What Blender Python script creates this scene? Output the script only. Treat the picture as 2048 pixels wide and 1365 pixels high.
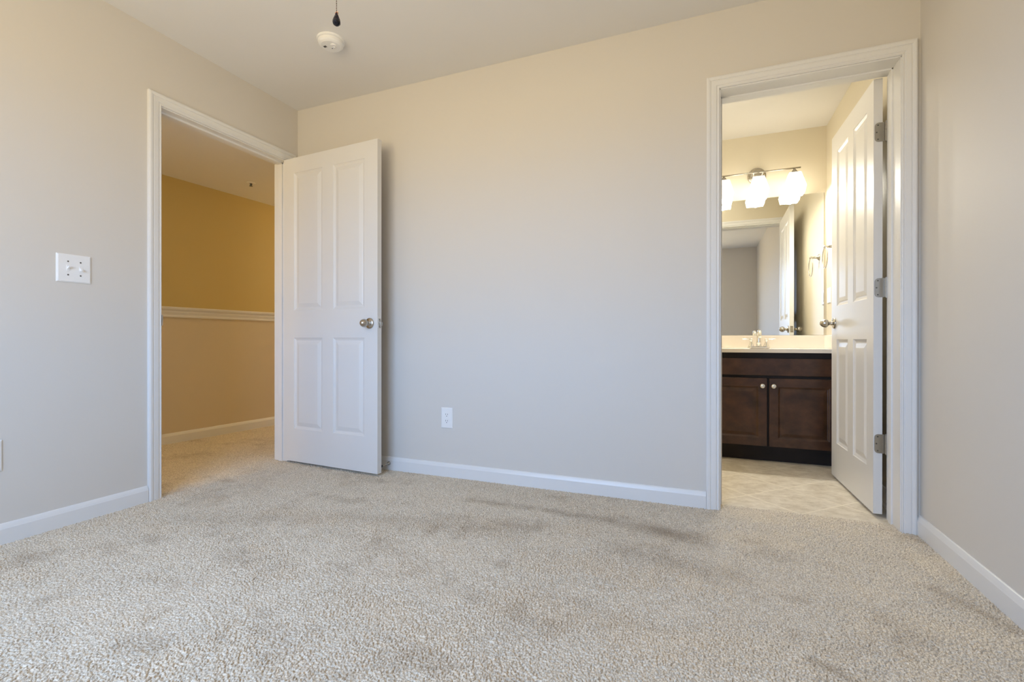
import bpy, bmesh, math, random
import numpy as np
from mathutils import Vector, Matrix

for o in list(bpy.data.objects):
    bpy.data.objects.remove(o, do_unlink=True)
sc = bpy.context.scene
COL = sc.collection

# ------------------------------------------------------------------ camera
CX, CY, CZ = 2.63868, -2.53015, 0.82632
YAW, PITCH, ROLL, FPX = 0.3817, -0.0010, 0.00051, 947.93
cam_d = bpy.data.cameras.new('camera')
cam = bpy.data.objects.new('camera', cam_d)
COL.objects.link(cam)
fw = Vector((-math.sin(YAW) * math.cos(PITCH), math.cos(YAW) * math.cos(PITCH), math.sin(PITCH)))
r0 = Vector((math.cos(YAW), math.sin(YAW), 0))
u0 = r0.cross(fw)
rt = math.cos(ROLL) * r0 + math.sin(ROLL) * u0
up = -math.sin(ROLL) * r0 + math.cos(ROLL) * u0
cam.matrix_world = Matrix(((rt.x, up.x, -fw.x, CX), (rt.y, up.y, -fw.y, CY), (rt.z, up.z, -fw.z, CZ), (0, 0, 0, 1)))
cam_d.sensor_width = 36.0
cam_d.lens = FPX * 36.0 / 2048.0
cam_d.clip_start = 0.02
sc.camera = cam

# ------------------------------------------------------------------ sky outside the window
SKY, GROUND, STR = (0.52, 0.83, 1.38), (1.0, 0.81, 0.50), 10.9
w = bpy.data.worlds.new('sky')
sc.world = w
w.use_nodes = True
nt = w.node_tree
nt.nodes.clear()
tc = nt.nodes.new('ShaderNodeTexCoord')
sp = nt.nodes.new('ShaderNodeSeparateXYZ')
mr = nt.nodes.new('ShaderNodeValToRGB')
mp = nt.nodes.new('ShaderNodeMath'); mp.operation = 'MULTIPLY_ADD'
mp.inputs[1].default_value = 0.5; mp.inputs[2].default_value = 0.5
bg = nt.nodes.new('ShaderNodeBackground')
out = nt.nodes.new('ShaderNodeOutputWorld')
nt.links.new(tc.outputs['Generated'], sp.inputs[0])
nt.links.new(sp.outputs['Z'], mp.inputs[0])
nt.links.new(mp.outputs[0], mr.inputs[0])
nt.links.new(mr.outputs[0], bg.inputs[0])
nt.links.new(bg.outputs[0], out.inputs[0])
e = mr.color_ramp.elements
e[0].position = 0.47; e[0].color = tuple(c * 0.85 for c in GROUND) + (1,)
e[1].position = 0.53; e[1].color = SKY + (1,)
bg.inputs[1].default_value = STR

def area(name, loc, rot, sx, sy, power, color, portal=False):
    d = bpy.data.lights.new(name, 'AREA'); d.shape = 'RECTANGLE'; d.size = sx; d.size_y = sy
    d.energy = power; d.color = color
    if portal: d.cycles.is_portal = True
    o = bpy.data.objects.new(name, d); o.location = loc; o.rotation_euler = rot; COL.objects.link(o)
    return o
def point(name, loc, power, color, r=0.05):
    d = bpy.data.lights.new(name, 'POINT'); d.energy = power; d.color = color; d.shadow_soft_size = r
    o = bpy.data.objects.new(name, d); o.location = loc; COL.objects.link(o)
    return o

WX0, WX1, WZ0, WZ1, YF = 0.55, 2.35, 0.70, 2.10, -3.30      # the bedroom window, in the wall behind the camera
area('window_daylight_portal', ((WX0 + WX1) / 2, YF - 0.05, (WZ0 + WZ1) / 2), (math.radians(90), 0, 0), WX1 - WX0, WZ1 - WZ0, 1, (1, 1, 1), portal=True)
point('hall_lamp_light', (-0.72, 2.35, 1.9), 31, (1.0, 0.80, 0.46), 0.12)
point('hall_lamp_light', (-0.72, -2.60, 1.9), 27, (1.0, 0.80, 0.46), 0.12)
point('bathroom_fill_light', (2.55, 0.62, 2.34), 8, (1.0, 0.95, 0.82), 0.10)  # added unseen fill without a fixture, standing in for bounced light in the bathroom
point('fan_bowl_light', (1.7285, -1.596, 2.06), 8, (1.0, 0.82, 0.60), 0.09)

vs = sc.view_settings
vs.view_transform = 'Standard'; vs.look = 'None'; vs.gamma = 1.0; vs.exposure = 0.0
vs.use_curve_mapping = False
try:
    sc.cycles.use_denoising = True
    sc.cycles.max_bounces = 14; sc.cycles.diffuse_bounces = 8; sc.cycles.glossy_bounces = 6
    sc.cycles.sample_clamp_indirect = 6
    sc.cycles.caustics_reflective = False
except Exception:
    pass

# ------------------------------------------------------------------ materials
def mat(name, col, rough=0.5, metal=0.0, spec=0.5, noise=None, bump=None, coat=0.0):
    m = bpy.data.materials.new(name); m.use_nodes = True
    n = m.node_tree; b = n.nodes['Principled BSDF']
    b.inputs['Base Color'].default_value = tuple(col) + (1,)
    b.inputs['Roughness'].default_value = rough
    b.inputs['Metallic'].default_value = metal
    b.inputs['Specular IOR Level'].default_value = spec
    if coat: b.inputs['Coat Weight'].default_value = coat; b.inputs['Coat Roughness'].default_value = 0.15
    if noise or bump:
        t = n.nodes.new('ShaderNodeTexCoord')
    if noise:
        col2, scale, detail = noise
        nz = n.nodes.new('ShaderNodeTexNoise'); nz.inputs['Scale'].default_value = scale; nz.inputs['Detail'].default_value = detail
        mx = n.nodes.new('ShaderNodeMix'); mx.data_type = 'RGBA'
        mx.inputs['A'].default_value = tuple(col) + (1,); mx.inputs['B'].default_value = tuple(col2) + (1,)
        n.links.new(t.outputs['Object'], nz.inputs['Vector'])
        n.links.new(nz.outputs['Fac'], mx.inputs['Factor'])
        n.links.new(mx.outputs['Result'], b.inputs['Base Color'])
    if bump:
        scale, strength = bump
        nb = n.nodes.new('ShaderNodeTexNoise'); nb.inputs['Scale'].default_value = scale; nb.inputs['Detail'].default_value = 3
        bp = n.nodes.new('ShaderNodeBump'); bp.inputs['Strength'].default_value = strength; bp.inputs['Distance'].default_value = 0.001
        n.links.new(t.outputs['Object'], nb.inputs['Vector'])
        n.links.new(nb.outputs['Fac'], bp.inputs['Height'])
        n.links.new(bp.outputs['Normal'], b.inputs['Normal'])
    return m

M_wall = mat('wall_paint', (0.645, 0.612, 0.562), 0.62, spec=0.35, noise=((0.632, 0.600, 0.550), 3, 2), bump=(260, 0.12))
M_bathwall = mat('bathroom_paint', (0.68, 0.62, 0.49), 0.5, spec=0.4, noise=((0.665, 0.605, 0.475), 3, 2), bump=(260, 0.1))
M_hallup = mat('hall_gold_paint', (0.56, 0.43, 0.17), 0.6, noise=((0.55, 0.42, 0.162), 3, 2), bump=(260, 0.1))
M_halllow = mat('hall_tan_paint', (0.62, 0.53, 0.38), 0.6, noise=((0.61, 0.52, 0.37), 3, 2), bump=(260, 0.1))
M_ceil = mat('ceiling_paint', (0.77, 0.76, 0.74), 0.8, spec=0.2, noise=((0.755, 0.745, 0.725), 4, 2), bump=(200, 0.1))
M_trim = mat('white_trim_paint', (0.735, 0.73, 0.715), 0.33, noise=((0.72, 0.715, 0.70), 6, 2))
M_door = mat('white_door_paint', (0.705, 0.695, 0.675), 0.30, noise=((0.69, 0.68, 0.66), 5, 2), bump=(300, 0.05))
M_nickel = mat('satin_nickel', (0.50, 0.47, 0.42), 0.26, metal=1.0, noise=((0.46, 0.43, 0.38), 40, 2))
M_hinge = mat('hinge_nickel', (0.40, 0.38, 0.34), 0.30, metal=1.0, noise=((0.36, 0.34, 0.30), 40, 2))
M_chrome = mat('chrome', (0.80, 0.79, 0.77), 0.08, metal=1.0, noise=((0.77, 0.76, 0.74), 10, 1))
M_plastic = mat('white_plastic', (0.80, 0.80, 0.79), 0.35, noise=((0.79, 0.79, 0.78), 20, 1))
M_dark = mat('dark_slot', (0.02, 0.02, 0.02), 0.6, noise=((0.03, 0.03, 0.03), 20, 1))
M_screw = mat('screw_metal', (0.16, 0.15, 0.14), 0.4, metal=0.8, noise=((0.12, 0.12, 0.11), 60, 1))
M_mirror = mat('mirror_glass', (0.90, 0.91, 0.89), 0.003, metal=1.0)
M_counter = mat('cultured_marble', (0.80, 0.74, 0.66), 0.22, noise=((0.78, 0.72, 0.63), 6, 3))
M_black = mat('black_gloss', (0.006, 0.006, 0.010), 0.12, spec=0.35, noise=((0.010, 0.010, 0.016), 30, 1))
M_bronze = mat('dark_bronze', (0.06, 0.035, 0.02), 0.3, metal=0.8, noise=((0.08, 0.05, 0.03), 20, 1))
M_copper = mat('copper_cap', (0.45, 0.20, 0.10), 0.25, metal=1.0, noise=((0.40, 0.18, 0.09), 20, 1))
M_blade = mat('fan_blade_wood', (0.16, 0.09, 0.05), 0.4, noise=((0.10, 0.055, 0.03), 8, 3))
M_frost = mat('frosted_bowl', (0.8, 0.78, 0.72), 0.5, noise=((0.78, 0.76, 0.70), 5, 1))
M_rubber = mat('rubber', (0.03, 0.03, 0.03), 0.7, noise=((0.04, 0.04, 0.04), 20, 1))
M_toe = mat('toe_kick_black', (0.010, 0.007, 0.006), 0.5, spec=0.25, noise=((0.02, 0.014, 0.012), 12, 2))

def glow(name, col, strength):
    m = bpy.data.materials.new(name); m.use_nodes = True
    b = m.node_tree.nodes['Principled BSDF']
    b.inputs['Base Color'].default_value = (0.9, 0.88, 0.82, 1)
    b.inputs['Roughness'].default_value = 0.35
    b.inputs['Emission Color'].default_value = tuple(col) + (1,)
    b.inputs['Emission Strength'].default_value = strength
    return m
M_shade = glow('lit_opal_glass', (1.0, 0.95, 0.83), 4.0)

def wood():
    m = bpy.data.materials.new('espresso_wood'); m.use_nodes = True
    n = m.node_tree; b = n.nodes['Principled BSDF']
    t = n.nodes.new('ShaderNodeTexCoord'); mpn = n.nodes.new('ShaderNodeMapping'); mpn.inputs['Scale'].default_value = (3.0, 4.0, 4.0)
    nz = n.nodes.new('ShaderNodeTexNoise'); nz.inputs['Scale'].default_value = 3.0; nz.inputs['Detail'].default_value = 6; nz.inputs['Roughness'].default_value = 0.6
    rp = n.nodes.new('ShaderNodeValToRGB')
    rp.color_ramp.elements[0].position = 0.3; rp.color_ramp.elements[0].color = (0.026, 0.010, 0.005, 1)
    rp.color_ramp.elements[1].position = 0.72; rp.color_ramp.elements[1].color = (0.084, 0.036, 0.018, 1)
    n.links.new(t.outputs['Object'], mpn.inputs[0]); n.links.new(mpn.outputs[0], nz.inputs['Vector'])
    n.links.new(nz.outputs['Fac'], rp.inputs[0]); n.links.new(rp.outputs[0], b.inputs['Base Color'])
    b.inputs['Roughness'].default_value = 0.3
    return m
M_wood = wood()

def tile():
    m = bpy.data.materials.new('beige_diagonal_tile'); m.use_nodes = True
    n = m.node_tree; b = n.nodes['Principled BSDF']; L = n.links.new
    t = n.nodes.new('ShaderNodeTexCoord'); s = n.nodes.new('ShaderNodeSeparateXYZ'); L(t.outputs['Object'], s.inputs[0])
    def math_(op, a, bb=None):
        k = n.nodes.new('ShaderNodeMath'); k.operation = op
        for i, v in enumerate((a, bb)):
            if v is None: continue
            if isinstance(v, (int, float)): k.inputs[i].default_value = v
            else: L(v, k.inputs[i])
        return k.outputs[0]
    P = 0.3048; r2 = 2 ** 0.5
    u = math_('DIVIDE', math_('SUBTRACT', math_('DIVIDE', math_('ADD', s.outputs[0], s.outputs[1]), r2), 2.846), P)
    v = math_('DIVIDE', math_('SUBTRACT', math_('DIVIDE', math_('SUBTRACT', s.outputs[1], s.outputs[0]), r2), -1.506), P)
    def edge(q):
        f = math_('FRACT', math_('ADD', q, 50.5)); return math_('ABSOLUTE', math_('SUBTRACT', f, 0.5))
    mn = math_('MINIMUM', edge(u), edge(v))
    g = math_('LESS_THAN', mn, 0.0075)
    cell = n.nodes.new('ShaderNodeCombineXYZ'); L(math_('FLOOR', math_('ADD', u, 50.0)), cell.inputs[0]); L(math_('FLOOR', math_('ADD', v, 50.0)), cell.inputs[1])
    wn = n.nodes.new('ShaderNodeTexWhiteNoise'); L(cell.outputs[0], wn.inputs['Vector'])
    off = n.nodes.new('ShaderNodeVectorMath'); off.operation = 'MULTIPLY_ADD'
    L(wn.outputs['Color'], off.inputs[0]); off.inputs[1].default_value = (9, 9, 9); L(t.outputs['Object'], off.inputs[2])
    mpn = n.nodes.new('ShaderNodeMapping'); mpn.inputs['Scale'].default_value = (1.0, 1.4, 1); L(off.outputs[0], mpn.inputs[0])
    nz = n.nodes.new('ShaderNodeTexNoise'); nz.inputs['Scale'].default_value = 11; nz.inputs['Detail'].default_value = 10; nz.inputs['Roughness'].default_value = 0.75
    L(mpn.outputs[0], nz.inputs['Vector'])
    rp = n.nodes.new('ShaderNodeValToRGB')
    rp.color_ramp.elements[0].position = 0.32; rp.color_ramp.elements[0].color = (0.50, 0.43, 0.325, 1)
    rp.color_ramp.elements[1].position = 0.66; rp.color_ramp.elements[1].color = (0.80, 0.74, 0.63, 1)
    L(nz.outputs['Fac'], rp.inputs[0])
    mx = n.nodes.new('ShaderNodeMix'); mx.data_type = 'RGBA'; L(g, mx.inputs['Factor']); L(rp.outputs[0], mx.inputs['A']); mx.inputs['B'].default_value = (0.86, 0.79, 0.66, 1)
    L(mx.outputs['Result'], b.inputs['Base Color'])
    b.inputs['Roughness'].default_value = 0.42
    bp = n.nodes.new('ShaderNodeBump'); bp.inputs['Strength'].default_value = 0.4; bp.inputs['Distance'].default_value = 0.002
    L(math_('SUBTRACT', nz.outputs['Fac'], g), bp.inputs['Height']); L(bp.outputs[0], b.inputs['Normal'])
    return m
M_tile = tile()

def carpet_mat():
    m = bpy.data.materials.new('cut_pile_carpet'); m.use_nodes = True
    n = m.node_tree; b = n.nodes['Principled BSDF']; L = n.links.new
    t = n.nodes.new('ShaderNodeTexCoord')
    fine = n.nodes.new('ShaderNodeTexNoise'); fine.inputs['Scale'].default_value = 260; fine.inputs['Detail'].default_value = 2
    L(t.outputs['Object'], fine.inputs['Vector'])
    rp = n.nodes.new('ShaderNodeValToRGB')
    rp.color_ramp.elements[0].position = 0.33; rp.color_ramp.elements[0].color = (0.43, 0.36, 0.275, 1)
    rp.color_ramp.elements[1].position = 0.62; rp.color_ramp.elements[1].color = (0.81, 0.725, 0.59, 1)
    L(fine.outputs['Fac'], rp.inputs[0])
    wa = n.nodes.new('ShaderNodeAttribute'); wa.attribute_name = 'wear'
    r2 = n.nodes.new('ShaderNodeValToRGB')
    r2.color_ramp.elements[0].position = 0.0; r2.color_ramp.elements[0].color = (1, 1, 1, 1)
    r2.color_ramp.elements[1].position = 1.0; r2.color_ramp.elements[1].color = (0.52, 0.47, 0.42, 1)
    L(wa.outputs['Fac'], r2.inputs[0])
    mx = n.nodes.new('ShaderNodeMix'); mx.data_type = 'RGBA'; mx.blend_type = 'MULTIPLY'; mx.inputs['Factor'].default_value = 1
    L(rp.outputs[0], mx.inputs['A']); L(r2.outputs[0], mx.inputs['B'])
    L(mx.outputs['Result'], b.inputs['Base Color'])
    b.inputs['Roughness'].default_value = 0.95; b.inputs['Specular IOR Level'].default_value = 0.1
    return m
M_carpet = carpet_mat()

# ------------------------------------------------------------------ mesh helpers
def obj(name, bm, m, parent=None, smooth=False, bevel=0.0, seg=2):
    me = bpy.data.meshes.new(name)
    bmesh.ops.recalc_face_normals(bm, faces=bm.faces)
    bm.to_mesh(me); bm.free()
    ms = m if isinstance(m, (list, tuple)) else [m]
    for k in ms: me.materials.append(k)
    if smooth: me.polygons.foreach_set('use_smooth', [True] * len(me.polygons))
    o = bpy.data.objects.new(name, me); COL.objects.link(o)
    if parent is not None: o.parent = parent
    if bevel:
        md = o.modifiers.new('bevel', 'BEVEL'); md.width = bevel; md.segments = seg; md.limit_method = 'ANGLE'
    return o
def tag(o, label=None, cat=None, group=None, kind=None):
    if label: o['label'] = label
    if cat: o['category'] = cat
    if group: o['group'] = group
    if kind: o['kind'] = kind
    return o
def empty(name, loc, rz=0.0):
    o = bpy.data.objects.new(name, None); o.location = loc; o.rotation_euler = (0, 0, rz); o.empty_display_size = 0.1
    COL.objects.link(o); return o
def box(bm, x0, x1, y0, y1, z0, z1):
    v = [bm.verts.new(p) for p in ((x0, y0, z0), (x1, y0, z0), (x1, y1, z0), (x0, y1, z0), (x0, y0, z1), (x1, y0, z1), (x1, y1, z1), (x0, y1, z1))]
    for f in ((0, 3, 2, 1), (4, 5, 6, 7), (0, 1, 5, 4), (1, 2, 6, 5), (2, 3, 7, 6), (3, 0, 4, 7)): bm.faces.new([v[i] for i in f])
def boxes(*bs):
    bm = bmesh.new()
    for b in bs: box(bm, *b)
    return bm
def frame_axes(axis):
    a = Vector(axis).normalized()
    h = Vector((0, 0, 1)) if abs(a.z) < 0.9 else Vector((1, 0, 0))
    x = h.cross(a).normalized(); y = a.cross(x)
    return a, x, y
def lathe(bm, origin, axis, prof, n=28):
    """prof: (distance along axis, radius)"""
    o = Vector(origin); a, x, y = frame_axes(axis); rings = []
    for t, r in prof:
        c = o + a * t
        if r < 1e-6: rings.append([bm.verts.new(c)])
        else: rings.append([bm.verts.new(c + (x * math.cos(2 * math.pi * i / n) + y * math.sin(2 * math.pi * i / n)) * r) for i in range(n)])
    for A, B in zip(rings, rings[1:]):
        for i in range(n):
            j = (i + 1) % n
            if len(A) == 1 and len(B) == 1: continue
            if len(A) == 1: bm.faces.new((A[0], B[i], B[j]))
            elif len(B) == 1: bm.faces.new((A[i], A[j], B[0]))
            else: bm.faces.new((A[i], A[j], B[j], B[i]))
    for R in (rings[0], rings[-1]):
        if len(R) > 1: bm.faces.new(R)
    return bm
def tube(bm, pts, radii, n=14, cap=True):
    pts = [Vector(p) for p in pts]
    if not isinstance(radii, (list, tuple)): radii = [radii] * len(pts)
    rings = []; px = None
    for i, p in enumerate(pts):
        d = (pts[min(i + 1, len(pts) - 1)] - pts[max(i - 1, 0)]).normalized()
        if px is None: _, x, y = frame_axes(d)
        else:
            x = (px - d * px.dot(d)).normalized(); y = d.cross(x)
        px = x
        rings.append([bm.verts.new(p + (x * math.cos(2 * math.pi * k / n) + y * math.sin(2 * math.pi * k / n)) * radii[i]) for k in range(n)])
    for A, B in zip(rings, rings[1:]):
        for k in range(n): bm.faces.new((A[k], A[(k + 1) % n], B[(k + 1) % n], B[k]))
    if cap: bm.faces.new(rings[0]); bm.faces.new(rings[-1])
    return bm
def extrude_profile(bm, prof, p0, p1, nrm, m0=0.0, m1=0.0):
    """prof: (out from wall, height); m0/m1: mitre shift along the run per unit out"""
    p0, p1, nrm = Vector(p0), Vector(p1), Vector(nrm).normalized(); d = (p1 - p0).normalized()
    A = [bm.verts.new(p0 + nrm * a + Vector((0, 0, h)) + d * (m0 * a)) for a, h in prof]
    B = [bm.verts.new(p1 + nrm * a + Vector((0, 0, h)) - d * (m1 * a)) for a, h in prof]
    for i in range(len(prof)):
        j = (i + 1) % len(prof); bm.faces.new((A[i], A[j], B[j], B[i]))
    bm.faces.new(A); bm.faces.new(B)
CASING = [(0.0, 0.0), (0.0, 0.009), (0.003, 0.0105), (0.007, 0.0085), (0.011, 0.0085), (0.014, 0.0125), (0.034, 0.0145), (0.037, 0.0125), (0.040, 0.0160), (0.047, 0.0175), (0.052, 0.0175), (0.058, 0.0140), (0.058, 0.0)]
def casing(bm, s0, s1, zt, to_world, prof=CASING, w0=1.0, w1=1.0, z0=-0.01):
    """profile run up one side, across the head and down the other, mitred at the corners"""
    cols = []
    for w_, d_ in prof:
        cols.append([bm.verts.new(to_world(s, z, d_)) for s, z in ((s0 - w_ * w0, z0), (s0 - w_ * w0, zt + w_), (s1 + w_ * w1, zt + w_), (s1 + w_ * w1, z0))])
    for A, B in zip(cols, cols[1:]):
        for i in range(3): bm.faces.new((A[i], A[i + 1], B[i + 1], B[i]))
RINGS = [(0.0, 0.0), (0.003, 0.0035), (0.015, 0.0085), (0.020, 0.0085), (0.024, 0.0068), (0.044, 0.0012), (0.047, 0.0010)]
def panel_face(bm, us, zs, cells, y, inward, rings=RINGS):
    """one face of a moulded door: flat stiles and rails, a moulded raised panel in each cell"""
    grid = {}
    def g(i, k):
        if (i, k) not in grid: grid[(i, k)] = bm.verts.new((us[i], y, zs[k]))
        return grid[(i, k)]
    for i in range(len(us) - 1):
        for k in range(len(zs) - 1):
            q = [g(i, k), g(i + 1, k), g(i + 1, k + 1), g(i, k + 1)]
            if (i, k) not in cells: bm.faces.new(q); continue
            prev = q
            for off, dep in rings[1:]:
                a, b, c, d = us[i] + off, us[i + 1] - off, zs[k] + off, zs[k + 1] - off
                yy = y + inward * dep
                cur = [bm.verts.new((a, yy, c)), bm.verts.new((b, yy, c)), bm.verts.new((b, yy, d)), bm.verts.new((a, yy, d))]
                for m_ in range(4): bm.faces.new((prev[m_], prev[(m_ + 1) % 4], cur[(m_ + 1) % 4], cur[m_]))
                prev = cur
            bm.faces.new(prev)
    return grid
def panel_slab(us, zs, cells, y0, y1, both=True, rings=RINGS):
    """front face at y0 and back face at y1"""
    bm = bmesh.new(); s = 1 if y1 > y0 else -1
    F = panel_face(bm, us, zs, cells, y0, s, rings)
    B = panel_face(bm, us, zs, cells if both else set(), y1, -s, rings)
    n, m_ = len(us) - 1, len(zs) - 1
    rim = [(i, 0) for i in range(n)] + [(n, k) for k in range(m_)] + [(i, m_) for i in range(n, 0, -1)] + [(0, k) for k in range(m_, 0, -1)]
    for a, b in zip(rim, rim[1:] + rim[:1]): bm.faces.new((F[a], F[b], B[b], B[a]))
    return bm

# ------------------------------------------------------------------ room shell
XR, H, TB = 3.503, 2.44, 0.160            # right wall, ceiling height, thickness of the wall to the bathroom
YB = 1.645                                # far wall of the bathroom
OL0, OL1, HT = -0.907, -0.087, 2.052      # hall doorway (in the left wall)
OR0, OR1, HT2 = 2.719, 3.437, 2.057                   # bathroom doorway (in the back wall)
tag(obj('wall_back', boxes((-0.115, OR0, 0, TB, -0.02, H), (OR1, XR, 0, TB, -0.02, H), (OR0, OR1, 0, TB, HT2, H)), [M_wall, M_bathwall]), kind='structure')
wb = bpy.data.objects['wall_back']
for p in wb.data.polygons:
    if p.normal.y > 0.5: p.material_index = 1
tag(obj('wall_left', boxes((-0.115, 0, YF - 0.12, OL0, -0.02, H), (-0.115, 0, OL1, 0.0, -0.02, H), (-0.115, 0, OL0, OL1, HT, H), (-0.115, 0, TB, 3.0, -0.02, H)), M_wall), kind='structure')
tag(obj('wall_right', boxes((XR, XR + 0.12, YF - 0.12, 0.08, -0.02, H)), M_wall), kind='structure')
tag(obj('wall_front', boxes((-0.115, WX0, YF - 0.12, YF, -0.02, H), (WX1, XR, YF - 0.12, YF, -0.02, H), (WX0, WX1, YF - 0.12, YF, -0.02, WZ0), (WX0, WX1, YF - 0.12, YF, WZ1, H)), M_wall), kind='structure')
tag(obj('wall_bathroom_right', boxes((XR, XR + 0.12, 0.08, YB + 0.12, -0.02, H)), M_bathwall), kind='structure')
tag(obj('wall_bathroom_back', boxes((1.83, XR, YB, YB + 0.12, -0.02, H)), M_bathwall), kind='structure')
tag(obj('wall_bathroom_left', boxes((1.83, 1.95, TB, YB, -0.02, H)), M_bathwall), kind='structure')
# the hall wall runs very slightly out of parallel
def hx(y): return -1.322 + 0.0803 * (y + 0.084)
def hall_slab(z0, z1, m, name):
    bm = bmesh.new()
    a, b = -3.5, 3.1
    v = [bm.verts.new(p) for p in ((hx(a), a, z0), (hx(b), b, z0), (hx(b) - 0.12, b, z0), (hx(a) - 0.12, a, z0), (hx(a), a, z1), (hx(b), b, z1), (hx(b) - 0.12, b, z1), (hx(a) - 0.12, a, z1))]
    for f in ((0, 3, 2, 1), (4, 5, 6, 7), (0, 1, 5, 4), (1, 2, 6, 5), (2, 3, 7, 6), (3, 0, 4, 7)): bm.faces.new([v[i] for i in f])
    return tag(obj(name, bm, m), kind='structure')
HC = 2.138
hall_slab(-0.02, 1.05, M_halllow, 'wall_hall_lower')
hall_slab(1.05, HC + 0.1, M_hallup, 'wall_hall_upper')
tag(obj('wall_hall_end', boxes((-1.9, -0.115, 3.0, 3.1, -0.02, HC + 0.1)), M_hallup), kind='structure')
tag(obj('wall_hall_start', boxes((-1.9, -0.115, YF - 0.22, YF - 0.12, -0.02, HC + 0.1)), M_hallup), kind='structure')
tag(obj('ceiling', boxes((-0.115, XR + 0.12, YF - 0.12, YB + 0.12, H, H + 0.1)), M_ceil), kind='structure')
tag(obj('ceiling_hall', boxes((-1.9, -0.115, YF - 0.22, 3.1, HC, HC + 0.1)), M_ceil), kind='structure')
tag(obj('floor_bathroom', boxes((1.83, XR, 0.075, YB, -0.06, -0.003)), M_tile), kind='structure')

# carpet: cut pile modelled as leaning tufts
def hash2(ix, iy, k):
    v = np.sin(ix * 127.1 + iy * 311.7 + k * 74.7) * 43758.5453
    return v - np.floor(v)
def smooth_noise(x, y, s, k):
    X, Y = x / s, y / s; ix, iy = np.floor(X), np.floor(Y); fx, fy = X - ix, Y - iy
    fx = fx * fx * (3 - 2 * fx); fy = fy * fy * (3 - 2 * fy)
    a, b = hash2(ix, iy, k), hash2(ix + 1, iy, k); c, d = hash2(ix, iy + 1, k), hash2(ix + 1, iy + 1, k)
    return (a + (b - a) * fx) + ((c + (d - c) * fx) - (a + (b - a) * fx)) * fy
WEAR = []
# scuffed, trodden lines in the pile: x0, y0, x1, y1, half width, strength
STROKES = [(1.53, -0.33, 1.84, -0.31, 0.022, 0.75), (1.84, -0.31, 2.15, -0.33, 0.024, 0.7), (2.15, -0.33, 2.38, -0.375, 0.032, 0.75), (2.38, -0.375, 2.61, -0.41, 0.040, 0.95),
           (3.36, -0.55, 3.47, -0.73, 0.020, 0.65), (2.90, -1.09, 2.98, -1.16, 0.011, 0.7), (1.05, -0.76, 1.9, -0.60, 0.05, 0.35), (0.40, -1.05, 0.95, -0.85, 0.05, 0.35), (2.35, -0.62, 2.75, -0.70, 0.05, 0.45)]
def carpet_grid(x0, x1, y0, y1, step, amp=0.0085):
    nx, ny = int(round((x1 - x0) / step)) + 1, int(round((y1 - y0) / step)) + 1
    gx, gy = np.meshgrid(np.linspace(x0, x1, nx), np.linspace(y0, y1, ny))
    C = 0.0046
    best = np.full(gx.shape, 9.0); hh = np.zeros(gx.shape)
    ca, sa = math.cos(YAW), math.sin(YAW)          # tufts are combed along the length of the room
    px, py = gx * ca + gy * sa, (-gx * sa + gy * ca) / 1.55
    ix, iy = np.floor(px / C), np.floor(py / C)
    for dx in (-1, 0, 1):
        for dy in (-1, 0, 1):
            cx, cy = ix + dx, iy + dy
            qx, qy = (cx + hash2(cx, cy, 1)) * C, (cy + hash2(cx, cy, 2)) * C
            d = np.hypot(px - qx, py - qy) / C
            k = d < best
            best = np.where(k, d, best); hh = np.where(k, hash2(cx, cy, 3), hh)
    q = np.clip((best - 0.30) / 0.50, 0, 1)
    h = (1 - q * q * (3 - 2 * q)) * (0.62 + 0.38 * hh)
    lay = smooth_noise(gx * 0.8, gy * 1.7, 0.28, 5) * 0.55 + smooth_noise(gx, gy, 0.09, 6) * 0.3 + smooth_noise(gx, gy, 0.03, 7) * 0.15
    patch = smooth_noise(gx * 0.7, gy * 1.5, 0.17, 11) * 0.5 + smooth_noise(gx, gy, 0.07, 12) * 0.3 + smooth_noise(gx, gy, 0.03, 13) * 0.2
    wear = np.clip((0.45 - patch) / 0.30, 0, 1) * 0.42
    for (ax, ay, bx, by, wd, st) in STROKES:
        t = np.clip(((gx - ax) * (bx - ax) + (gy - ay) * (by - ay)) / ((bx - ax) ** 2 + (by - ay) ** 2), 0, 1)
        dd = np.hypot(gx - ax - t * (bx - ax), gy - ay - t * (by - ay) + 0.03 * (smooth_noise(gx, gy, 0.12, 8) - 0.5))
        wear = np.maximum(wear, 0.8 * st * np.exp(-(dd / (wd * 1.5)) ** 2) * (0.55 + 0.6 * smooth_noise(gx, gy, 0.05, 9)))
    ang = 2 * math.pi * lay * 1.3 + 1.2
    lean = 0.0032
    X = gx + np.cos(ang) * lean * h; Y = gy + np.sin(ang) * lean * h
    Z = -0.0068 + amp * h * (1 - 0.25 * wear) + 0.0015 * (lay - 0.5)
    WEAR.append(wear.reshape(-1))
    co = np.stack([X, Y, Z], -1).reshape(-1, 3)
    i = np.arange((ny - 1) * (nx - 1)); r, c = i // (nx - 1), i % (nx - 1); a = r * nx + c
    f = np.stack([a, a + 1, a + nx + 1, a + nx], -1)
    return co, f
def np_mesh(name, parts, m):
    cos, fs, off = [], [], 0
    for co, f in parts: cos.append(co); fs.append(f + off); off += len(co)
    co = np.concatenate(cos); f = np.concatenate(fs)
    me = bpy.data.meshes.new(name)
    me.vertices.add(len(co)); me.vertices.foreach_set('co', co.astype(np.float32).ravel())
    me.loops.add(f.size); me.loops.foreach_set('vertex_index', f.astype(np.int32).ravel())
    me.polygons.add(len(f)); me.polygons.foreach_set('loop_start', (np.arange(len(f)) * 4).astype(np.int32))
    me.update(calc_edges=True)
    at = me.attributes.new('wear', 'FLOAT', 'POINT')
    wv = np.zeros(len(co), np.float32); k = np.concatenate(WEAR); wv[:len(k)] = k; at.data.foreach_set('value', wv)
    me.materials.append(m)
    o = bpy.data.objects.new(name, me); COL.objects.link(o); return o
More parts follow.
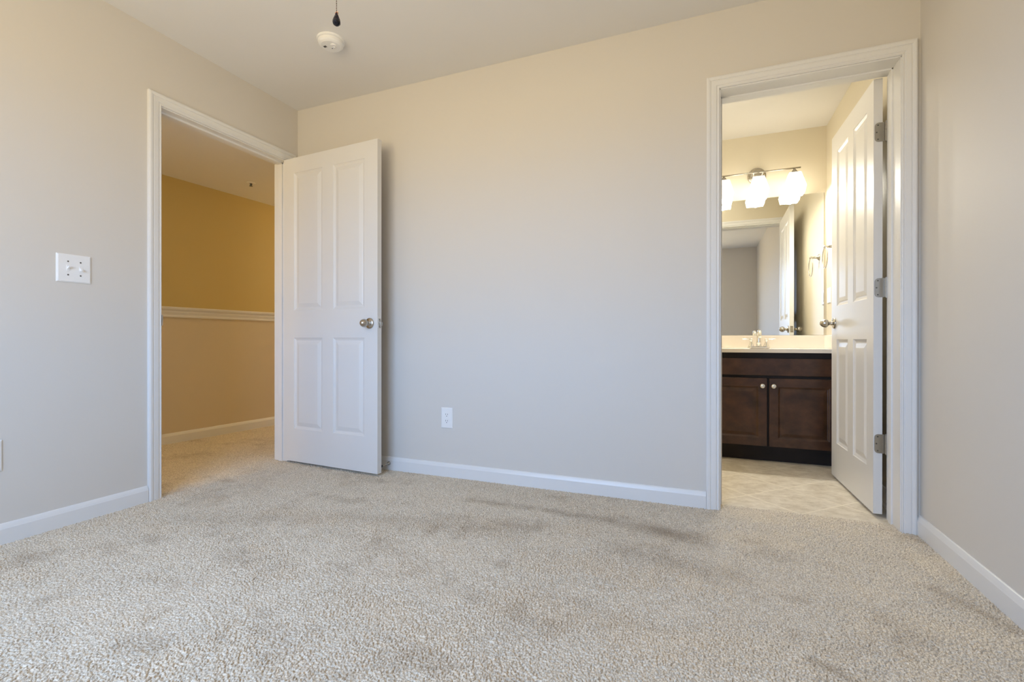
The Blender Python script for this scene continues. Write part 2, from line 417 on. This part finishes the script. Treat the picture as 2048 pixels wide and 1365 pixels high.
parts = [carpet_grid(0.0, XR, -1.95, 0.085, 0.0022), carpet_grid(-1.45, 0.0, -1.5, 1.35, 0.0040)]
def flat(x0, x1, y0, y1, z):
    return np.array([(x0, y0, z), (x1, y0, z), (x1, y1, z), (x0, y1, z)], float), np.array([[0, 1, 2, 3]])
parts += [flat(0.0, XR, YF, -1.95, -0.0015), flat(-1.95, 0, YF, -1.5, -0.0015), flat(-1.95, 0, 1.35, 3.0, -0.0015), flat(-1.95, XR, YF, 0.085, -0.008), flat(-1.95, 0, 0.085, 3.0, -0.008)]
tag(np_mesh('floor', parts, M_carpet), 'beige cut pile carpet covering the bedroom and the hall', kind='structure')

# baseboards
BASE = [(0, -0.012), (0.014, -0.012), (0.014, 0.060), (0.0125, 0.064), (0.011, 0.069), (0.0085, 0.075), (0.006, 0.080), (0.003, 0.082), (0, 0.082)]
def baseboard(name, p0, p1, nrm, m0=0, m1=0, prof=BASE, m=None):
    bm = bmesh.new(); extrude_profile(bm, prof, p0, p1, nrm, m0, m1)
    return tag(obj(name, bm, m or M_trim), kind='structure')
baseboard('baseboard_back', (0.0, 0, 0), (2.657, 0, 0), (0, -1, 0), 1, 0)
baseboard('baseboard_left', (0, -0.975, 0), (0, YF, 0), (1, 0, 0), 0, 1)
baseboard('baseboard_right', (XR, 0.0, 0), (XR, YF, 0), (-1, 0, 0), 0, 1)
baseboard('baseboard_front', (0, YF, 0), (XR, YF, 0), (0, 1, 0), 1, 1)
baseboard('baseboard_hall', (hx(-3.4), -3.4, 0), (hx(3.0), 3.0, 0), (1, -0.0803, 0), 0, 0)
BB = [(0, -0.003), (0.026, -0.003), (0.026, 0.006), (0.021, 0.014), (0.0145, 0.018), (0.014, 0.060), (0.011, 0.069), (0.006, 0.080), (0, 0.082)]
baseboard('baseboard_bathroom_right', (XR, TB, 0), (XR, 1.14, 0), (-1, 0, 0), 0, 0, BB)
baseboard('baseboard_bathroom_back', (1.95, YB, 0), (2.60, YB, 0), (0, -1, 0), 0, 0, BB)
# chair rail in the hall
RAIL = [(0, 1.012), (0.009, 1.012), (0.012, 1.022), (0.009, 1.030), (0.012, 1.040), (0.016, 1.052), (0.013, 1.060), (0.018, 1.070), (0.026, 1.076), (0.028, 1.090), (0.022, 1.096), (0, 1.096)]
bm = bmesh.new(); extrude_profile(bm, RAIL, (hx(-3.4), -3.4, 0), (hx(3.0), 3.0, 0), (1, -0.0803, 0))
tag(obj('trim_3', bm, M_trim), 'cream chair rail moulding along the golden hall wall', kind='structure')

# ------------------------------------------------------------------ door frames
tr = tag(empty('trim_1', (0, (OL0 + OL1) / 2, 0)), 'white door casing around the hall doorway in the left wall', kind='structure')
def rel(o, par):                       # keep world-built geometry in place under a parent
    o.parent = par; o.matrix_parent_inverse = par.matrix_world.inverted() if False else Matrix.Translation(-par.location); return o
bm = bmesh.new(); casing(bm, OL0 - 0.003, OL1 + 0.003, HT + 0.004, lambda s, z, d: (d, s, z), w0=1.08); rel(obj('casing', bm, M_trim), tr)
bm = bmesh.new(); casing(bm, OL0 - 0.003, OL1 + 0.003, HT + 0.004, lambda s, z, d: (-0.115 - d, s, z)); rel(obj('casing', bm, M_trim), tr)
rel(obj('jamb', boxes((-0.116, 0.001, OL0 - 0.003, OL0 + 0.003, -0.01, HT), (-0.116, 0.001, OL1 - 0.003, OL1 + 0.003, -0.01, HT), (-0.116, 0.001, OL0 - 0.003, OL1 + 0.003, HT - 0.003, HT + 0.003)), M_trim), tr)
rel(obj('stop', boxes((-0.075, -0.040, OL0, OL0 + 0.013, -0.01, HT), (-0.075, -0.040, OL1 - 0.013, OL1, -0.01, HT), (-0.075, -0.040, OL0, OL1, HT - 0.014, HT)), M_trim, bevel=0.002), tr)
bm = boxes((-0.032, 0.001, OL0 + 0.002, OL0 + 0.005, 0.902, 0.962))
tube(bm, [(0.002, OL0 + 0.004, 0.905), (0.002, OL0 + 0.006, 0.932), (0.002, OL0 + 0.004, 0.959)], 0.003, 8)
rel(obj('strike_plate', bm, M_nickel), tr)['label'] = 'nickel strike plate on the jamb'
tr2 = tag(empty('trim_2', ((OR0 + OR1) / 2, 0, 0)), 'white door casing around the bathroom doorway in the back wall', kind='structure')
bm = bmesh.new(); casing(bm, OR0 - 0.003, OR1 + 0.001, HT2 + 0.002, lambda s, z, d: (s, -d, z), w1=0.90); rel(obj('casing', bm, M_trim), tr2)
bm = bmesh.new(); casing(bm, OR0 - 0.003, OR1 + 0.001, HT2 + 0.002, lambda s, z, d: (s, TB + d, z), w1=0.90); rel(obj('casing', bm, M_trim), tr2)
rel(obj('jamb', boxes((OR0 - 0.003, OR0 + 0.003, -0.001, TB + 0.001, -0.01, HT2), (OR1 - 0.003, OR1 + 0.003, -0.001, TB + 0.001, -0.01, HT2), (OR0 - 0.003, OR1 + 0.003, -0.001, TB + 0.001, HT2 - 0.003, HT2 + 0.003)), M_trim), tr2)
rel(obj('stop', boxes((OR0, OR0 + 0.012, 0.085, 0.122, -0.01, HT2), (OR1 - 0.010, OR1, 0.085, 0.122, -0.01, HT2), (OR0, OR1, 0.085, 0.122, HT2 - 0.010, HT2)), M_trim, bevel=0.002), tr2)

# ------------------------------------------------------------------ doors
def knob(parent, x, y, z, s):
    """satin egg knob standing off a face whose outward direction is s along local y"""
    bm = bmesh.new()
    lathe(bm, (x, y, z), (0, s, 0), [(0.0, 0.033), (0.003, 0.033), (0.0065, 0.031), (0.009, 0.026), (0.011, 0.016), (0.013, 0.0125), (0.028, 0.0110), (0.031, 0.014), (0.034, 0.0190), (0.039, 0.0232), (0.046, 0.0254), (0.054, 0.0246), (0.063, 0.0208), (0.071, 0.0142), (0.0755, 0.007), (0.0765, 0.0)], 36)
    k = obj('door_knob', bm, M_nickel, parent, smooth=True); k['label'] = 'satin nickel knob'
    return k
def rounded_plate(bm, y0, y1, z0, z1, u0_, u1_, r, n=6):
    """thin plate in the local y/z plane, rounded at its y1 end"""
    pts = [(y0, z0), (y0, z1)]
    s = 1 if y1 > y0 else -1
    for i in range(n + 1):
        a = math.pi / 2 * (1 - i / n); pts.append((y1 - s * r + s * r * math.cos(a), z1 - r + r * math.sin(a)))
    for i in range(n + 1):
        a = -math.pi / 2 * i / n; pts.append((y1 - s * r + s * r * math.cos(a), z0 + r + r * math.sin(a)))
    A = [bm.verts.new((u0_, a, b)) for a, b in pts]; B = [bm.verts.new((u1_, a, b)) for a, b in pts]
    bm.faces.new(A); bm.faces.new(B)
    for i in range(len(pts)):
        j = (i + 1) % len(pts); bm.faces.new((A[i], A[j], B[j], B[i]))
def hinge(parent, z, yb, y_in, pin):
    """yb: local y of the barrel side edge, y_in: far end of the plate on the door edge, pin: (u, y)"""
    bm = bmesh.new()
    rounded_plate(bm, pin[1], y_in, z - 0.0445, z + 0.0445, -0.0022, 0.0, 0.016)
    for i in range(5):
        a, b = z - 0.0445 + i * 0.0178 + 0.0004, z - 0.0445 + (i + 1) * 0.0178 - 0.0004
        lathe(bm, (pin[0], pin[1], a), (0, 0, 1), [(0, 0.0066), (b - a, 0.0066)], 16)
    lathe(bm, (pin[0], pin[1], z - 0.048), (0, 0, 1), [(0, 0.004), (0.096, 0.004)], 12)
    h = obj('hinge', bm, M_hinge, parent); h['label'] = 'satin nickel hinge'
    s = 1 if y_in > pin[1] else -1
    for yy, zz in ((y_in - s * 0.0125, z + 0.033), (y_in - s * 0.0075, z), (y_in - s * 0.0125, z - 0.033)):
        b2 = bmesh.new(); lathe(b2, (-0.0022, yy, zz), (-1, 0, 0), [(0, 0.0036), (0.0008, 0.0030), (0.0009, 0.0)], 14)
        obj('screw', b2, M_screw, h)
# door to the hall, open against the back wall
d1 = tag(empty('door_1', (0.003, -0.120, 0), math.radians(-3.6)), 'white four-panel hall door standing open against the back wall', 'door', kind='structure')
us = [0, 0.096, 0.355, 0.449, 0.709, 0.813]; zs = [0.016, 0.235, 0.843, 1.027, 1.948, 2.050]
cells = {(1, 1), (3, 1), (1, 3), (3, 3)}
obj('leaf', panel_slab(us, zs, cells, 0.0, 0.035), M_door, d1)
knob(d1, 0.752, 0.0, 0.931, -1); knob(d1, 0.752, 0.035, 0.931, 1)
bm = boxes((0.813, 0.8142, 0.0055, 0.0295, 0.902, 0.960)); box(bm, 0.8142, 0.8235, 0.011, 0.024, 0.921, 0.941)
lt = obj('latch_plate', bm, M_nickel, d1, bevel=0.0008)
for zz in (0.909, 0.953):
    b2 = bmesh.new(); lathe(b2, (0.8142, 0.0175, zz), (1, 0, 0), [(0, 0.003), (0.0008, 0.0025), (0.0009, 0)], 12); obj('screw', b2, M_screw, lt)
for z in (1.80, 1.075, 0.343): hinge(d1, z, 0.035, 0.006, (-0.006, 0.0345))
# bathroom door, swung into the bathroom
d2 = tag(empty('door_2', (3.386, 0.173, 0), math.radians(91.1)), 'white four-panel bathroom door swung open into the bathroom', 'door', kind='structure')
us2 = [0, 0.090, 0.301, 0.392, 0.603, 0.711]; zs2 = [0.013, 0.220, 0.834, 1.031, 1.944, 2.056]
obj('leaf', panel_slab(us2, zs2, cells, 0.0, -0.035), M_door, d2)
knob(d2, 0.650, 0.0, 0.931, 1); knob(d2, 0.650, -0.035, 0.931, -1)
bm = boxes((0.711, 0.7122, -0.0295, -0.0055, 0.902, 0.960)); box(bm, 0.7122, 0.7215, -0.024, -0.011, 0.921, 0.941)
lt = obj('latch_plate', bm, M_nickel, d2, bevel=0.0008)
for zz in (0.909, 0.953):
    b2 = bmesh.new(); lathe(b2, (0.7122, -0.0175, zz), (1, 0, 0), [(0, 0.003), (0.0008, 0.0025), (0.0009, 0)], 12); obj('screw', b2, M_screw, lt)
for z in (1.804, 1.075, 0.343): hinge(d2, z, -0.035, -0.004, (-0.006, -0.0480))

# ------------------------------------------------------------------ window behind the camera
wn = tag(empty('window_1', ((WX0 + WX1) / 2, YF, WZ0)), 'white framed twin window behind the camera', kind='structure')
fr = [(WX0, WX1, YF - 0.11, YF - 0.03, WZ0, WZ0 + 0.04), (WX0, WX1, YF - 0.11, YF - 0.03, WZ1 - 0.04, WZ1), (WX0, WX0 + 0.04, YF - 0.11, YF - 0.03, WZ0, WZ1), (WX1 - 0.04, WX1, YF - 0.11, YF - 0.03, WZ0, WZ1),
      ((WX0 + WX1) / 2 - 0.04, (WX0 + WX1) / 2 + 0.04, YF - 0.11, YF - 0.03, WZ0, WZ1), (WX0, WX1, YF - 0.09, YF - 0.05, (WZ0 + WZ1) / 2 - 0.02, (WZ0 + WZ1) / 2 + 0.02)]
rel(obj('frame', boxes(*fr), M_trim), wn)
rel(obj('sill', boxes((WX0 - 0.07, WX1 + 0.07, YF - 0.03, YF + 0.035, WZ0 - 0.022, WZ0)), M_trim, bevel=0.004), wn)
bm = bmesh.new(); casing(bm, WX0, WX1, WZ1, lambda s, z, d: (s, YF + d, z), z0=WZ0); rel(obj('casing', bm, M_trim), wn)

# ------------------------------------------------------------------ wall plates in the bedroom
def plate(name, loc, nrm, wd, ht):
    """returns a root whose local x runs along the wall, local y out of it"""
    rz = math.atan2(nrm[1], nrm[0]) - math.pi / 2
    r = empty(name, loc, rz)
    bm = bmesh.new()
    v = []
    for a, b, c in ((wd / 2, ht / 2, 0), (wd / 2 - 0.001, ht / 2 - 0.001, 0.0035), (wd / 2 - 0.006, ht / 2 - 0.006, 0.0062)):
        v.append([bm.verts.new((sx * a, c, sz * b)) for sx, sz in ((-1, -1), (1, -1), (1, 1), (-1, 1))])
    for A, B in zip(v, v[1:]):
        for i in range(4): bm.faces.new((A[i], A[(i + 1) % 4], B[(i + 1) % 4], B[i]))
    bm.faces.new(v[0]); bm.faces.new(v[-1])
    obj('cover_plate', bm, M_plastic, r)
    return r
def screw_at(r, x, z, y=0.0062):
    b2 = bmesh.new(); lathe(b2, (x, y, z), (0, 1, 0), [(0, 0.0034), (0.001, 0.0030), (0.0011, 0)], 14); b = obj('screw', b2, M_screw, r)
    return b
sw = tag(plate('light_switch', (0, -1.279, 1.150), (1, 0), 0.128, 0.127), 'white double toggle light switch on the wall beside the hall doorway', 'light switch')
for i, (x, tilt) in enumerate(((0.023, 1), (-0.023, -1))):
    bm = boxes((x - 0.0055, x + 0.0055, 0.0058, 0.0075, -0.0125, 0.0125))
    v = [bm.verts.new(p) for p in ((x - 0.0045, 0.007, -0.006), (x + 0.0045, 0.007, -0.006), (x + 0.0045, 0.007, 0.006), (x - 0.0045, 0.007, 0.006),
                                   (x - 0.0035, 0.019, -0.0035 + 0.007 * tilt), (x + 0.0035, 0.019, -0.0035 + 0.007 * tilt), (x + 0.0035, 0.021, 0.0035 + 0.007 * tilt), (x - 0.0035, 0.021, 0.0035 + 0.007 * tilt))]
    for f in ((0, 3, 2, 1), (4, 5, 6, 7), (0, 1, 5, 4), (1, 2, 6, 5), (2, 3, 7, 6), (3, 0, 4, 7)): bm.faces.new([v[k] for k in f])
    obj('toggle', bm, M_plastic, sw, bevel=0.0006)
    screw_at(sw, x, 0.030); screw_at(sw, x, -0.030)
def outlet(loc, nrm, wd, ht, label):
    r = tag(plate('wall_outlet', loc, nrm, wd, ht), label, 'outlet')
    for zc in (0.0195, -0.0195):
        bm = bmesh.new(); n = 28; ring = []
        for dpt in (0.0055, 0.0076):
            ring.append([bm.verts.new((0.0168 * math.cos(2 * math.pi * i / n), dpt, zc + max(-0.0138, min(0.0138, 0.0168 * math.sin(2 * math.pi * i / n))))) for i in range(n)])
        for i in range(n): bm.faces.new((ring[0][i], ring[0][(i + 1) % n], ring[1][(i + 1) % n], ring[1][i]))
        bm.faces.new(ring[1])
        rc = obj('receptacle', bm, M_plastic, r)
        bm = boxes((-0.0075, -0.0053, 0.0074, 0.0079, zc - 0.001, zc + 0.0080), (0.0053, 0.0075, 0.0074, 0.0079, zc - 0.001, zc + 0.0080))
        lathe(bm, (0, 0.0074, zc - 0.0075), (0, 1, 0), [(0, 0.0027), (0.0005, 0.0027)], 12)
        obj('slots', bm, M_dark, rc)
    b2 = bmesh.new(); lathe(b2, (0, 0.0062, 0), (0, 1, 0), [(0, 0.003), (0.001, 0.0026), (0.0011, 0)], 14); obj('screw', b2, M_plastic, r)
    return r
outlet((1.1985, 0, 0.355), (0, -1), 0.080, 0.127, 'white duplex outlet low on the back wall between the two doors')
outlet((0, -1.556, 0.359), (1, 0), 0.080, 0.127, 'white wall plate low on the left wall, cut off by the picture edge')

# smoke detector
sd = tag(empty('smoke_detector', (0.788, -0.530, H)), 'round white smoke detector on the ceiling behind the pull chain', 'smoke detector')
bm = bmesh.new(); lathe(bm, (0, 0, 0), (0, 0, -1), [(0, 0.071), (0.007, 0.071), (0.010, 0.068), (0.012, 0.062)], 48); obj('base', bm, M_plastic, sd)
bm = bmesh.new(); lathe(bm, (0, 0, 0), (0, 0, -1), [(0.010, 0.060), (0.0125, 0.060), (0.0125, 0.0655), (0.025, 0.0635), (0.031, 0.058), (0.036, 0.050), (0.0375, 0.0)], 48); obj('cover', bm, M_plastic, sd)
bm = bmesh.new(); lathe(bm, (0.022, -0.004, -0.0365), (0, 0, -1), [(0, 0.017), (0.004, 0.0155), (0.005, 0.009), (0.003, 0.008), (0.003, 0.0)], 28); obj('test_button', bm, M_plastic, sd)
for k in range(3): obj('sounder_slot', boxes((-0.034 + k * 0.006, -0.031 + k * 0.006, -0.020, -0.008, -0.0385, -0.036)), M_dark, sd)
obj('indicator_window', boxes((-0.006, 0.000, 0.012, 0.015, -0.0385, -0.036)), M_dark, sd)

# ceiling fan (above the frame) and its hanging pull
FXY = (1.7285, -1.526)
fan = tag(empty('ceiling_fan', (FXY[0], FXY[1] + 0.0, H)), 'dark bronze ceiling fan over the middle of the bedroom, above the picture', 'ceiling fan')
bm = bmesh.new(); lathe(bm, (0, -0.07, 0), (0, 0, -1), [(0, 0.075), (0.02, 0.085), (0.05, 0.10), (0.10, 0.11), (0.16, 0.105), (0.20, 0.075), (0.235, 0.06)], 40); obj('motor_housing', bm, M_bronze, fan, smooth=True)
bm = bmesh.new(); lathe(bm, (0, -0.07, -0.23), (0, 0, -1), [(0, 0.10), (0.02, 0.12), (0.05, 0.11), (0.08, 0.075), (0.095, 0.03), (0.098, 0)], 40); obj('light_bowl', bm, M_frost, fan, smooth=True)
for k in range(5):
    a = 2 * math.pi * k / 5 + 0.35
    bm = bmesh.new(); c, s = math.cos(a), math.sin(a)
    prof = [(0.16, 0.045), (0.22, 0.055), (0.40, 0.064), (0.55, 0.066), (0.60, 0.055), (0.62, 0.03)]
    T, B = [], []
    for r_, hw in prof:
        for L_, dz in ((T, 0.003), (B, -0.003)):
            L_.append([bm.verts.new((c * r_ - s * q, -0.07 + s * r_ + c * q, -0.125 + dz + q * 0.18)) for q in (-hw, hw)])
    for S in (T, B):
        for A_, B_ in zip(S, S[1:]): bm.faces.new((A_[0], A_[1], B_[1], B_[0]))
    for i in range(len(prof) - 1):
        for q in (0, 1): bm.faces.new((T[i][q], T[i + 1][q], B[i + 1][q], B[i][q]))
    bm.faces.new((T[0][0], T[0][1], B[0][1], B[0][0])); bm.faces.new((T[-1][0], T[-1][1], B[-1][1], B[-1][0]))
    obj('blade', bm, M_blade, fan)
pc = tag(empty('pull_chain', (FXY[0], FXY[1], 1.6695)), 'black teardrop pull on a beaded chain hanging below the ceiling', 'pull chain')
bm = bmesh.new(); z = 1.7065
while z < 2.225:
    bmesh.ops.create_icosphere(bm, subdivisions=1, radius=0.0016, matrix=Matrix.Translation((0, 0, z - 1.6695))); z += 0.0047
obj('bead_chain', bm, M_bronze, pc, smooth=True)
bm = bmesh.new(); lathe(bm, (0, 0, 0.0360), (0, 0, -1), [(0, 0.0014), (0.002, 0.0026), (0.008, 0.0048), (0.014, 0.0074), (0.020, 0.0096), (0.026, 0.0105), (0.030, 0.0098), (0.033, 0.0072), (0.0355, 0.0034), (0.036, 0.0)], 10)
obj('fob', bm, M_black, pc)
bm = bmesh.new(); tube(bm, [(0.0 + 0.0045 * math.cos(t), 0, 0.0335 + 0.0045 * math.sin(t)) for t in [2 * math.pi * i / 16 for i in range(17)]], 0.0010, 8, cap=False)
obj('ring', bm, M_copper, pc, smooth=True)

# door stop on the baseboard
ds = tag(empty('door_stop', (0.783, -0.014, 0.042)), 'small metal door stop on the baseboard behind the hall door', 'door stop')
bm = bmesh.new(); lathe(bm, (0, 0, 0), (0, -1, 0), [(0, 0.0125), (0.002, 0.0125), (0.008, 0.0095), (0.016, 0.0050), (0.020, 0.0038), (0.070, 0.0036)], 24); obj('rod', bm, M_nickel, ds, smooth=True)
bm = bmesh.new(); lathe(bm, (0, -0.070, 0), (0, -1, 0), [(0, 0.006), (0.003, 0.0075), (0.012, 0.0075), (0.014, 0.005)], 20); obj('tip', bm, M_rubber, ds, smooth=True)

# sprinkler head in the hall ceiling
sk = tag(empty('sprinkler_head', (-0.847, 0.322, HC)), 'small fire sprinkler head on the hall ceiling', 'sprinkler')
bm = bmesh.new(); lathe(bm, (0, 0, 0), (0, 0, -1), [(0, 0.034), (0.003, 0.032), (0.006, 0.018)], 28); obj('escutcheon', bm, M_plastic, sk)
bm = bmesh.new(); lathe(bm, (0, 0, -0.005), (0, 0, -1), [(0, 0.010), (0.008, 0.009), (0.010, 0.004), (0.021, 0.003), (0.021, 0.013), (0.023, 0.013)], 20)
tube(bm, [(0.008, 0, -0.010), (0.011, 0, -0.018), (0.004, 0, -0.026)], 0.0018, 8); tube(bm, [(-0.008, 0, -0.010), (-0.011, 0, -0.018), (-0.004, 0, -0.026)], 0.0018, 8)
obj('deflector', bm, M_screw, sk)

# ------------------------------------------------------------------ bathroom
VX0, VX1, VY = 2.615, XR, 1.100
cab = tag(empty('vanity_cabinet', (3.05, 1.37, 0)), 'dark espresso wood vanity cabinet with two doors under the bathroom sink', 'vanity')
rel(obj('carcass', boxes((VX0, VX0 + 0.018, VY + 0.018, YB - 0.001, 0.090, 0.744), (VX1 - 0.019, VX1 - 0.001, VY + 0.018, YB - 0.001, 0.090, 0.744), (VX0 + 0.018, VX1 - 0.019, VY + 0.018, YB - 0.001, 0.090, 0.108), (VX0 + 0.018, VX1 - 0.019, YB - 0.013, YB - 0.001, 0.108, 0.744)), M_wood), cab)
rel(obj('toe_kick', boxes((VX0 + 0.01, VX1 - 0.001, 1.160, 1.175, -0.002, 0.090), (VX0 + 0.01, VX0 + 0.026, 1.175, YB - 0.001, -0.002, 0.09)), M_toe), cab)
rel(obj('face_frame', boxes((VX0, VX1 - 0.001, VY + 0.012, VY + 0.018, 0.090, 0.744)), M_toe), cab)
CR = [(0.0, 0.0), (0.004, 0.003), (0.010, 0.008), (0.014, 0.008), (0.034, 0.001), (0.036, 0.0008)]
bm = boxes((2.644, 3.462, VY - 0.004, VY + 0.012, 0.590, 0.706)); rel(obj('false_drawer', bm, M_wood, bevel=0.003), cab)
for x0, x1, kx in ((2.644, 3.047, 3.018), (3.059, 3.462, 3.085)):
    bm = panel_slab([x0, x0 + 0.054, x1 - 0.054, x1], [0.108, 0.166, 0.514, 0.571], {(1, 1)}, VY - 0.006, VY + 0.012, False, CR)
    dr = rel(obj('door', bm, M_wood, bevel=0.002, seg=1), cab)
    bm = bmesh.new(); lathe(bm, (kx, VY - 0.006, 0.519), (0, -1, 0), [(0, 0.007), (0.010, 0.0055), (0.012, 0.010), (0.016, 0.0160), (0.021, 0.0165), (0.025, 0.0135), (0.027, 0.006), (0.0275, 0)], 28)
    kb = obj('cabinet_knob', bm, M_chrome, smooth=True); kb.parent = dr; kb['label'] = 'round nickel knob'

# countertop with an oval basin
def counter():
    x0, x1, y0, y1 = VX0 - 0.012, XR - 0.0005, 1.078, YB - 0.0005
    xs = np.linspace(x0, x1, 61); ys = np.linspace(y0, y1, 41); z1 = 0.770
    bm = bmesh.new(); g = []
    for y in ys:
        row = []
        for x in xs:
            q = math.hypot((x - 3.045) / 0.225, (y - 1.335) / 0.150)
            dz = 0 if q >= 1 else -0.085 * (1 - q * q) ** 0.6
            row.append(bm.verts.new((x, y, z1 + dz)))
        g.append(row)
    for i in range(len(ys) - 1):
        for k in range(len(xs) - 1): f = bm.faces.new((g[i][k], g[i][k + 1], g[i + 1][k + 1], g[i + 1][k])); f.smooth = True
    rim = [g[0][k] for k in range(len(xs))] + [g[i][-1] for i in range(1, len(ys))] + [g[-1][k] for k in range(len(xs) - 2, -1, -1)] + [g[i][0] for i in range(len(ys) - 2, 0, -1)]
    low = [bm.verts.new((v.co.x, v.co.y, 0.745)) for v in rim]
    for i in range(len(rim)):
        j = (i + 1) % len(rim); bm.faces.new((rim[i], rim[j], low[j], low[i]))
    return bm
ct = tag(empty('countertop', (3.05, 1.37, 0.745)), 'cream marble vanity top with integral basin and backsplash', 'countertop')
rel(obj('basin_top', counter(), M_counter), ct)
rel(obj('backsplash', boxes((VX0 - 0.012, XR - 0.001, YB - 0.021, YB - 0.001, 0.770, 0.866)), M_counter, bevel=0.003), ct)
rel(obj('side_splash', boxes((XR - 0.019, XR - 0.001, 1.085, YB - 0.021, 0.770, 0.866)), M_counter, bevel=0.003), ct)

# faucet
FX, FY = 3.036, 1.505
fc = tag(empty('faucet', (FX, FY, 0.7705)), 'chrome two-handle bathroom faucet with arched spout on the vanity top', 'faucet')
bm = bmesh.new(); n = 32; rr = []
for sc_, h_ in ((1.0, 0.0), (1.0, 0.008), (0.93, 0.013)):
    rr.append([bm.verts.new((((0.052 if math.cos(t) >= 0 else -0.052) + 0.024 * math.cos(t)) * sc_, 0.024 * math.sin(t) * sc_, h_)) for t in [2 * math.pi * (i + 0.5) / n for i in range(n)]])
for A_, B_ in zip(rr, rr[1:]):
    for i in range(n): bm.faces.new((A_[i], A_[(i + 1) % n], B_[(i + 1) % n], B_[i]))
bm.faces.new(rr[0]); bm.faces.new(rr[-1]); obj('base', bm, M_chrome, fc)
pts = [(0, 0, 0.012), (0, 0.002, 0.05), (0, 0.002, 0.085)]
pts += [(0, 0.002 - 0.042 * (1 - math.cos(t)), 0.090 + 0.038 * math.sin(t)) for t in [math.pi * i / 10 for i in range(0, 11)]]
pts += [(0, -0.083, 0.078)]
bm = bmesh.new(); tube(bm, pts, [0.019, 0.0145, 0.0125] + [0.0120] * 10 + [0.0115, 0.0115], 18); obj('spout', bm, M_chrome, fc, smooth=True)
bm = bmesh.new(); lathe(bm, (0, 0.028, 0.01), (0, 0, 1), [(0, 0.003), (0.045, 0.003), (0.047, 0.006), (0.055, 0.006), (0.058, 0.002)], 14); obj('lift_rod', bm, M_chrome, fc, smooth=True)
for s in (-1, 1):
    bm = bmesh.new(); lathe(bm, (s * 0.0508, 0, 0.010), (0, 0, 1), [(0, 0.021), (0.006, 0.020), (0.020, 0.014), (0.032, 0.0095), (0.042, 0.0085), (0.046, 0.011), (0.054, 0.0125), (0.061, 0.010), (0.065, 0.0)], 24)
    hd = obj('handle', bm, M_chrome, fc, smooth=True)
    bm = bmesh.new(); tube(bm, [(s * 0.056, 0, 0.066), (s * 0.070, -0.002, 0.068), (s * 0.085, -0.004, 0.0645), (s * 0.100, -0.006, 0.0655), (s * 0.112, -0.008, 0.069), (s * 0.116, -0.008, 0.0685)], [0.0045, 0.004, 0.0058, 0.0062, 0.0048, 0.0025], 12)
    obj('lever', bm, M_chrome, hd, smooth=True)

# mirror
tag(obj('wall_mirror', boxes((VX0 + 0.01, 3.484, YB - 0.006, YB - 0.001, 0.869, 1.940)), M_mirror), 'frameless rectangular mirror on the bathroom wall above the vanity', 'mirror')

# vanity light
vl = tag(empty('vanity_light', (3.035, YB, 2.114)), 'three-light brushed nickel vanity fixture glowing above the bathroom mirror', 'vanity light')
bm = bmesh.new(); lathe(bm, (0, 0, 0.003), (0, -1, 0), [(0, 0.066), (0.004, 0.066), (0.010, 0.062), (0.014, 0.055), (0.026, 0.045), (0.030, 0.0)], 40); obj('backplate', bm, M_nickel, vl, smooth=False)
bm = bmesh.new(); tube(bm, [(-0.281, -0.112, 0), (0.281, -0.112, 0)], 0.0055, 14)
for x in (-0.030, 0.030): tube(bm, [(x, -0.02, -0.01), (x, -0.06, -0.012), (x, -0.112, 0)], 0.005, 12)
obj('bar', bm, M_nickel, vl, smooth=True)
for x in (-0.240, 0.0, 0.240):
    bm = bmesh.new(); lathe(bm, (x, -0.112, -0.004), (0, 0, -1), [(0, 0.006), (0.006, 0.008), (0.016, 0.016), (0.034, 0.027), (0.044, 0.029), (0.044, 0.0)], 24); so = obj('socket', bm, M_nickel, vl, smooth=True)
    bm = bmesh.new(); v = []
    for z_, hw in ((-0.040, 0.038), (-0.056, 0.043), (-0.150, 0.069), (-0.196, 0.060)):
        v.append([bm.verts.new((x + sx * hw, -0.112 + sy * min(hw, 0.066), z_)) for sx, sy in ((-1, -1), (1, -1), (1, 1), (-1, 1))])
    for A_, B_ in zip(v, v[1:]):
        for i in range(4): bm.faces.new((A_[i], A_[(i + 1) % 4], B_[(i + 1) % 4], B_[i]))
    bm.faces.new(v[0])
    sh = obj('shade', bm, M_shade, vl, bevel=0.004); sh['label'] = 'lit white angular glass shade'

for x in (-0.240, 0.0, 0.240): point('vanity_bulb_light', (3.035 + x, YB - 0.112, 1.925), 22, (1.0, 0.95, 0.83), 0.025)

# towel ring and plate on the right wall of the bathroom
trg = tag(empty('towel_ring', (XR, 1.400, 1.490)), 'chrome towel ring on the bathroom side wall next to the mirror', 'towel ring')
bm = bmesh.new(); lathe(bm, (0, 0, 0), (-1, 0, 0), [(0, 0.026), (0.004, 0.026), (0.010, 0.018), (0.020, 0.0105), (0.045, 0.0085), (0.058, 0.010), (0.068, 0.010), (0.071, 0.0)], 24); obj('post', bm, M_nickel, trg, smooth=True)
bm = bmesh.new(); tube(bm, [(-0.060, 0.074 * math.sin(t), -0.076 + 0.074 * math.cos(t)) for t in [2 * math.pi * i / 40 for i in range(41)]], 0.0034, 10, cap=False); obj('ring', bm, M_nickel, trg, smooth=True)
pl = tag(plate('wall_outlet', (XR, 1.556, 1.158), (-1, 0), 0.086, 0.116), 'white wall plate beside the bathroom mirror, below the towel ring', 'outlet')
obj('receptacle', boxes((-0.0165, 0.0165, 0.006, 0.0085, -0.033, 0.033)), M_plastic, pl, bevel=0.001)
